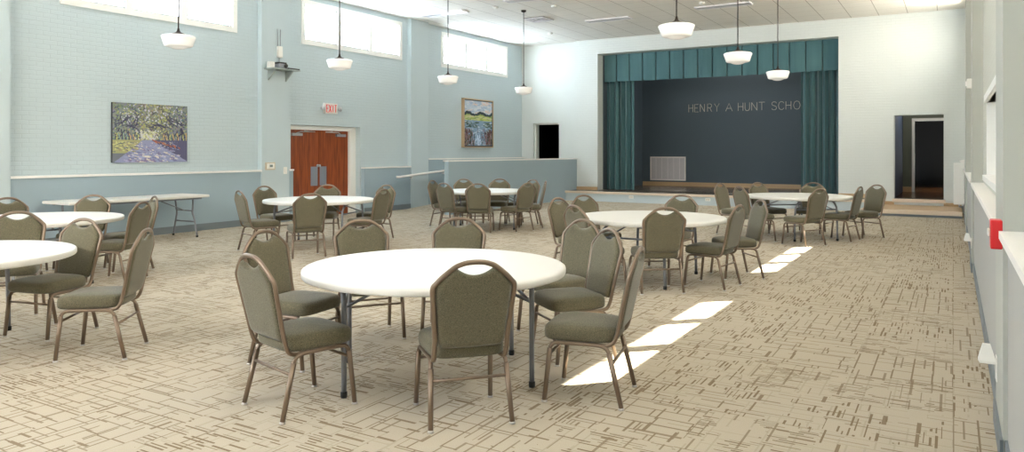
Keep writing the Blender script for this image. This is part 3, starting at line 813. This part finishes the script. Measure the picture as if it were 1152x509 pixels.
def avenue():
    W_, H_ = 160, 116; img = np.ones((H_, W_, 3))*np.array([.50, .53, .52]); yh = 44
    cool = [(.30, .38, .40), (.42, .50, .42), (.26, .28, .40), (.36, .46, .50), (.50, .48, .60), (.52, .60, .44)]
    warm = [(.66, .68, .40), (.48, .50, .34), (.30, .30, .36), (.74, .74, .52), (.42, .44, .36), (.58, .50, .50)]
    for _ in range(1500):
        x = rng.uniform(0, W_); y = rng.uniform(yh-3, H_); pal = cool if x < 55 or x > 120 else warm
        if rng.random() < .35: pal = warm
        stroke(img, x, y, rng.uniform(1.2, 3.6), rng.uniform(.6, 1.3), rng.uniform(-1.3, 1.3), pal[rng.integers(6)], .8)
    for _ in range(110): stroke(img, rng.uniform(12, 148), rng.uniform(72, 112), rng.uniform(.8, 2.2), 1.2, rng.uniform(0, 3), (.80, .80, .88), .8)
    for _ in range(110): stroke(img, 72+rng.normal()*13, yh+7+rng.uniform(-6, 12), rng.uniform(1, 2.4), 1.2, rng.uniform(0, 3), [(.84, .85, .66), (.80, .80, .84)][rng.integers(2)], .8)
    def limb(x, y, a_, L, w_, col):
        for _ in range(int(L)):
            stroke(img, x, y, 1.6, w_, a_, col, .85); x += 1.5*math.cos(a_); y += 1.5*math.sin(a_); a_ += rng.uniform(-.22, .22)
    for x, w_ in ((5, 1.2), (12, .9), (19, 1.), (27, .8), (34, .9), (42, .7), (49, .7), (96, .7), (103, .8), (110, .9), (118, 1.2), (127, 1.), (136, 1.6), (148, 1.8), (155, 1.2)):
        d = abs(x-74)/74
        limb(x+rng.uniform(-1, 1), yh-2-4*d, PI/2+rng.uniform(-.1, .1), 9+12*d, w_, (.24, .24, .34))
        limb(x+w_+1, yh-1, PI/2, 6+6*d, .7, [(.78, .80, .46), (.86, .70, .42), (.52, .66, .66)][rng.integers(3)])
        if d > .35: limb(x, yh+18+12*d, (.5 if x < 74 else PI-.5)+rng.uniform(-.3, .4), 22, .9, (.25, .25, .36)); limb(x, yh+24+8*d, rng.uniform(.8, 2.3), 12, .7, (.28, .28, .36))
    for y in range(0, yh):
        f_ = 1-y/yh; l = 60-58*f_**1.1; r_ = 78+82*f_
        for x in range(W_):
            if l < x < r_: img[y, x] = (.56, .58, .72)
            elif x <= l: img[y, x] = (.64, .64, .46) if y > 17 else (.44, .46, .50)
            else: img[y, x] = (.34, .34, .46)
    for _ in range(260):
        y = rng.uniform(0, yh-4); x = rng.uniform(24, 140); stroke(img, x, y, rng.uniform(1.5, 6)*(1.2-y/yh), .6+.8*(1-y/yh), -.2, [(.90, .86, .76), (.42, .44, .60), (.68, .68, .82), (.50, .44, .58), (.60, .64, .78)][rng.integers(5)], .75)
    for _ in range(90): stroke(img, rng.uniform(0, 48), rng.uniform(20, 40), rng.uniform(2, 5), .8, -.1, [(.82, .82, .56), (.60, .56, .44), (.40, .42, .42)][rng.integers(3)], .8)
    for _ in range(60):
        t = rng.uniform(0, 1); stroke(img, 82+60*t, yh-2-26*t*.55+rng.uniform(-2, 2), 3, .8, -.5, [(.66, .36, .28), (.30, .28, .40), (.74, .50, .36)][rng.integers(3)])
    return np.clip(img*.97, 0, 1)
def marsh():
    W_, H_ = 110, 100; img = np.ones((H_, W_, 3))
    for y in range(H_):
        t = y/H_
        img[y] = (.70, .76, .82) if t > .70 else ((.60, .66, .38) if t > .58 else (.50, .60, .70))
    for _ in range(260): stroke(img, rng.uniform(0, W_), rng.uniform(72, H_), rng.uniform(3, 10), rng.uniform(1, 2.5), rng.uniform(-.2, .2), [(.82, .84, .87), (.62, .70, .80), (.86, .76, .72), (.72, .78, .84)][rng.integers(4)])
    for x in range(0, W_, 3): stroke(img, x, 70+3*math.sin(x*.12)+rng.uniform(-1, 1), 3, 3, 0, (.16, .22, .24), .95)
    for _ in range(120): stroke(img, rng.uniform(0, W_), rng.uniform(56, 66), rng.uniform(4, 12), 1., 0, [(.74, .78, .40), (.55, .64, .34), (.80, .78, .60)][rng.integers(3)])
    for _ in range(60): stroke(img, rng.choice([rng.uniform(0, 50), rng.uniform(80, W_)]), rng.uniform(40, 52), rng.uniform(4, 10), 1.5, 0, [(.20, .30, .28), (.32, .40, .36)][rng.integers(2)])
    for _ in range(150): stroke(img, rng.uniform(0, W_), rng.uniform(0, 52), rng.uniform(3, 7), 1., rng.uniform(-.2, .2), [(.66, .74, .84), (.52, .62, .74), (.80, .84, .90)][rng.integers(3)], .7)
    for _ in range(420):
        x = rng.choice([abs(rng.normal(0, 18)), W_-abs(rng.normal(0, 17))]); stroke(img, x, rng.uniform(0, 34), rng.uniform(2, 6), .9, PI/2+rng.uniform(-.3, .3), [(.35, .16, .20), (.18, .16, .17), (.55, .38, .42), (.28, .32, .24), (.60, .52, .50)][rng.integers(5)])
    for _ in range(30): stroke(img, 52+rng.normal()*6, rng.uniform(0, 22), 3, 1.4, 1.2, (.80, .87, .95))
    return np.clip(img, 0, 1)
# avenue painting (canvas wrapped, dark edge)
w_, h_ = 1.44, 1.04; yc, zc = 8.125, 1.835
root = empty('painting', (XL, yc, zc), 'wide unframed painting of a tree-lined lane on the left brick wall', 'painting')
link('canvas', B(.002, .045, -w_/2, w_/2, -h_/2, h_/2), M['darkedge'], root)
me = painting_mesh(avenue(), w_, h_, 'picture'); o = bpy.data.objects.new('picture', me); COL.objects.link(o); o.parent = root; o.location = (.0465, 0, 0)
w_, h_ = 1.62, 1.46; yc, zc = 18.76, 2.36
root = empty('painting', (XL, yc, zc), 'tan-framed painting of a marsh with pink clouds near the far left corner', 'painting')
fr = bmesh.new()
for (a, b, c_, d) in ((-w_/2, w_/2, -h_/2, -h_/2+.03), (-w_/2, w_/2, h_/2-.03, h_/2), (-w_/2, -w_/2+.03, -h_/2, h_/2), (w_/2-.03, w_/2, -h_/2, h_/2)): box(fr, .002, .095, a, b, c_, d)
link('frame', fr, M['gold'], root)
link('liner', B(.06, .075, -w_/2+.03, w_/2-.03, -h_/2+.03, h_/2-.03), M['darkedge'], root)
me = painting_mesh(marsh(), w_-.12, h_-.12, 'picture'); o = bpy.data.objects.new('picture', me); COL.objects.link(o); o.parent = root; o.location = (.0765, 0, 0)

# ------------------------------------------------------------------ small wall fittings, left
# exit sign with lamp heads
root = empty('exit_sign', (XL, 12.58, 2.50), 'white exit sign with red letters and side lamps above the double doors', 'sign')
link('housing', B(.002, .075, -.20, .20, -.12, .12, .01), M['plastic'], root)
ltm = mat('exit_red', (.60, .008, .02), .4, emis=(1, .01, .02), estr=.08)
def exit_letters():
    X0 = -.165; wL, gL = .066, .022; hh = .165; bm = bmesh.new()
    for i, ch_ in enumerate('EXIT'):
        a = X0+i*(wL+gL)
        S_ = {'E': [[(1, 0), (0, 0), (0, 1), (1, 1)], [(0, .5), (.85, .5)]], 'X': [[(0, 0), (1, 1)], [(0, 1), (1, 0)]], 'I': [[(.5, 0), (.5, 1)]], 'T': [[(0, 1), (1, 1)], [(.5, 1), (.5, 0)]]}[ch_]
        for st in S_: tube(bm, [(.077, (a+p*wL), -hh/2+q*hh) for p, q in st], .010, 6, .010)
    return bm
link('lettering', exit_letters(), ltm, root)
for s in (-1, 1):
    bm = lathe(bmesh.new(), [(0, 0), (.03, 0), (.055, .05), (.058, .06), (0, .062)], 16)
    bmesh.ops.rotate(bm, verts=bm.verts, cent=(0, 0, 0), matrix=Matrix.Rotation(PI/2, 3, 'Y'))
    bmesh.ops.translate(bm, verts=bm.verts, vec=(.03, s*.275, 0))
    tube(bm, [(.035, s*.20, 0), (.035, s*.24, 0)], .012, 6)
    link('lamp_head', bm, M['steel'], root, True)
# thermostat, switch
PX = XL+.12
root = empty('thermostat', (PX, 10.745, 1.20), 'beige thermostat with grey screen on the pillar left of the doors', 'thermostat')
link('backplate', B(.0, .012, -.13, .13, -.08, .08, .003), M['beige'], root)
link('body', B(.012, .04, -.085, .085, -.055, .055, .006), M['plastic'], root)
link('screen', B(.04, .042, -.04, .04, -.02, .03), M['screen'], root)
root = empty('light_switch', (PX, 11.155, 1.10), 'white light switch plate on the pillar beside the wooden doors', 'switch')
link('plate', B(0, .01, -.05, .05, -.075, .075, .003), M['plastic'], root)
link('rocker', B(.01, .018, -.018, .018, -.035, .035, .003), M['cap'], root)
# shelf with equipment
ST = mat('grey_green_shelf', (.33, .38, .37), .5)
root = empty('wall_shelf', (PX, 10.95, 3.22), 'grey-green bracketed shelf high on the pillar above the thermostat', 'shelf')
link('shelf_board', B(0, .30, -.36, .36, 0, .025), ST, root)
for s in (-.25, .22):
    bm = bmesh.new(); q = [bm.verts.new(p) for p in ((0, s-.015, 0), (.24, s-.015, 0), (0, s-.015, -.22), (0, s+.015, 0), (.24, s+.015, 0), (0, s+.015, -.22))]
    for f in ((0, 1, 2), (5, 4, 3), (0, 3, 4, 1), (1, 4, 5, 2), (2, 5, 3, 0)): bm.faces.new([q[i] for i in f])
    link('bracket', bm, ST, root)
root = empty('video_projector', (PX+.15, 10.87, 3.245), 'small grey and black projector standing on the wall shelf', 'projector')
link('body', B(-.09, .11, -.09, .12, .012, .10, .012), mat('projector_grey', (.22, .23, .26), .4), root)
bm = lathe(bmesh.new(), [(0, 0), (.04, 0), (.042, .03), (.03, .035), (0, .03)], 16); bmesh.ops.rotate(bm, verts=bm.verts, cent=(0, 0, 0), matrix=Matrix.Rotation(PI/2, 3, 'Y')); bmesh.ops.translate(bm, verts=bm.verts, vec=(.11, .06, .06))
link('lens', bm, M['tip'], root, True)
bm = bmesh.new(); box(bm, -.08, .09, -.08, .11, .10, .135); box(bm, -.08, .08, -.09, -.07, 0, .012); box(bm, -.08, .08, .1, .12, 0, .012); link('top_cover', bm, M['tip'], root)
o = link('router_box', B(-.05, .06, -.07, .05, 0, .13, .01), M['plastic'], None, False, (PX+.13, 10.66, 3.245)); tag(o, 'small white box at the left end of the wall shelf', 'box')
o = link('media_player', B(-.09, .09, -.19, .12, 0, .035, .006), M['tip'], None, False, (PX+.16, 11.22, 3.245)); tag(o, 'flat black device lying on the right end of the wall shelf', 'device')
root = empty('junction_box', (PX, 10.98, 3.62), 'white wall box with two cables running up above the shelf', 'box')
link('body', B(0, .06, -.06, .06, -.12, .12, .008), M['plastic'], root)
for s in (-.035, .03): link('cable', T([(.012, s, .12), (.012, s*1.1, .26), (.012, s*1.3, .48)], .006, 6), M['tleg'], root, True)
link('cable', T([(.012, .0, -.12), (.015, .0, -.20), (.02, .0, -.30), (.03, .0, -.365)], .006, 6), M['tleg'], root, True)
# handrail on the ramp side
root = empty('handrail', (XL+.12, 16, .9), 'white handrail rising along the left wall beside the ramp', 'handrail')
def rz(y): return .855+(y-14.87)*.062
link('rail', T([(.02, 14.83-16, rz(14.83)-.9), (.09, 14.86-16, rz(14.86)-.9), (.09, 17.3-16, rz(17.3)-.9), (.09, 19.8-16, rz(19.8)-.9)], .030, 10), M['cap'], root, True)
for y in (15.4, 16.85, 18.4, 19.6):
    link('rail_bracket', T([(.0 if y < 15.9 or y > 99 else -.02, y-16, rz(y)-.98), (.06, y-16, rz(y)-.98), (.09, y-16, rz(y)-.92)], .016, 8), M['cap'], root, True)

# ------------------------------------------------------------------ small wall fittings, right
XP = XR+.005
root = empty('fire_alarm_pull', (XP, 4.31, 1.10), 'red fire alarm box on the near pillar of the right wall', 'alarm')
link('housing', B(-.05, 0, -.055, .055, -.07, .07, .006), M['red'], root)
link('pull_handle', B(-.060, -.05, -.04, .04, -.01, .025, .004), M['plastic'], root)
for y, z, lb in ((4.80, .335, 'white wall socket with plugged-in adapter on the near right pillar'), (11.2, .335, 'white wall socket with adapter on the farther right pillar')):
    root = empty('wall_socket', (XP, y, z), lb, 'socket', 'sockets on the right wall pillars')
    link('plate', B(-.006, 0, -.045, .045, -.075, .055, .002), M['plastic'], root)
    bm = bmesh.new(); vs = []
    for zz, xa, xb, hw in ((.015, -.080, -.006, .030), (.03, -.088, -.006, .033), (.115, -.066, -.030, .022)):
        vs.append([bm.verts.new((xx, s_*hw, zz)) for xx, s_ in ((xa, -1), (xb, -1), (xb, 1), (xa, 1))])
    bm.faces.new(vs[0]); bm.faces.new(vs[-1])
    for p_, q_ in zip(vs, vs[1:]):
        for k_ in range(4): bm.faces.new((p_[k_], p_[(k_+1) % 4], q_[(k_+1) % 4], q_[k_]))
    link('plug_adapter', bm, M['plastic'], root)
root = empty('alarm_strobe', (XP, 11.1, 2.37), 'small white strobe box high on the farther right pillar', 'alarm')
link('body', B(-.055, 0, -.06, .06, -.06, .06, .008), M['plastic'], root)
link('strobe_lens', B(-.07, -.055, -.025, .025, -.03, .03, .004), M['cap'], root)
root = empty('wall_heater', (XR+.025, 20.1, .29), 'white wall-hung cabinet by the far right corner beside the passage', 'cabinet')
link('body', B(-.215, 0, -.3, .3, 0, .95, .01), M['white'], root)
bm = bmesh.new(); q = [bm.verts.new(p) for p in ((-.06, -.2, .95), (0, -.2, .95), (-.10, -.2, 1.0), (0, -.2, 1.03), (-.06, .2, .95), (0, .2, .95), (-.10, .2, 1.0), (0, .2, 1.03))]
for f in ((0, 1, 3, 2), (4, 6, 7, 5), (0, 2, 6, 4), (2, 3, 7, 6), (1, 5, 7, 3), (0, 4, 5, 1)): bm.faces.new([q[i] for i in f])
link('top_spout', bm, M['cap'], root)
link('lower_pipe', T([(-.10, .0, 0), (-.10, .0, -.06), (-.02, .0, -.08)], .02, 8), M['steel'], root, True)

# ------------------------------------------------------------------ outside: unseen walls added to block sun from the farthest right window
struct('wall_sunblock_back', B(-13, 3.2, 29.6, 30.6, 0, 14), M['plain'])
struct('wall_sunblock_side', B(1.4, 8.5, 21.9, 22.9, 0, 14), M['plain'])

# ------------------------------------------------------------------ light
sun = bpy.data.lights.new('sun', 'SUN'); so = bpy.data.objects.new('sun', sun); COL.objects.link(so)
sun.energy = 17; sun.angle = math.radians(.53); sun.color = (1, .93, .80)
so.rotation_euler = Vector((-.55, -.55, -1)).to_track_quat('-Z', 'Y').to_euler()
W = bpy.data.worlds.new('sky'); sc.world = W; W.use_nodes = True; nt = W.node_tree; bg = nt.nodes['Background']
tc = nt.nodes.new('ShaderNodeTexCoord'); sx = nt.nodes.new('ShaderNodeSeparateXYZ'); mr = nt.nodes.new('ShaderNodeMapRange'); mx = nt.nodes.new('ShaderNodeMix'); mx.data_type = 'RGBA'
nt.links.new(tc.outputs['Generated'], sx.inputs[0]); nt.links.new(sx.outputs[0], mr.inputs[0]); mr.inputs[1].default_value = -.7; mr.inputs[2].default_value = .7
nt.links.new(mr.outputs[0], mx.inputs[0]); mx.inputs[6].default_value = (.84, .95, 1.08, 1); mx.inputs[7].default_value = (1.12, 1.0, .84, 1)
nt.links.new(mx.outputs[2], bg.inputs[0]); bg.inputs[1].default_value = 10.5
for i, (x, rng_, s) in enumerate([(XL-.36, LW, 1), (XRW+.21, RWN, -1)]):
    for a, b in rng_:
        L = bpy.data.lights.new('portal', 'AREA'); L.shape = 'RECTANGLE'; L.size = b-a; L.size_y = 1.0; L.cycles.is_portal = True
        o = bpy.data.objects.new('window_portal', L); COL.objects.link(o); o.location = (x, (a+b)/2, 4.4)
        o.rotation_euler = Vector((s, 0, 0)).to_track_quat('-Z', 'Y').to_euler()
        # make the long side run along y
        o.rotation_euler = (PI/2, 0, -PI/2*s) if False else Matrix(((0, 0, -s), (1, 0, 0), (0, 1, 0))).to_euler() if s < 0 else Matrix(((0, 0, -s), (-1, 0, 0), (0, 1, 0))).to_euler()

for nm, loc, e in (('passage_fill', (-.7, 23.4, 2.85), 14), ('stage_fill', (-6.1, 23.6, 5.9), 60)):  # added unseen point lights that brighten the passage and the stage
    L = bpy.data.lights.new(nm, 'POINT'); L.energy = e; L.shadow_soft_size = .12; L.color = (1, .93, .82)
    o = bpy.data.objects.new(nm, L); COL.objects.link(o); o.location = loc

# ------------------------------------------------------------------ camera
cam = bpy.data.cameras.new('camera'); co = bpy.data.objects.new('camera', cam); COL.objects.link(co)
cam.sensor_width = 36; cam.lens = 833.4/1152*36; cam.shift_x = 0; cam.shift_y = (171.-254.5)/1152
cam.clip_start = .05; cam.clip_end = 200
co.location = (0, 0, 1.5); co.rotation_euler = (PI/2, 0, .537)
sc.camera = co
sc.view_settings.view_transform = 'Standard'; sc.view_settings.look = 'None'; sc.view_settings.gamma = 1; sc.view_settings.use_curve_mapping = False
sc.view_settings.exposure = 1.5
sc.cycles.max_bounces = 10; sc.cycles.diffuse_bounces = 6; sc.cycles.transparent_max_bounces = 12
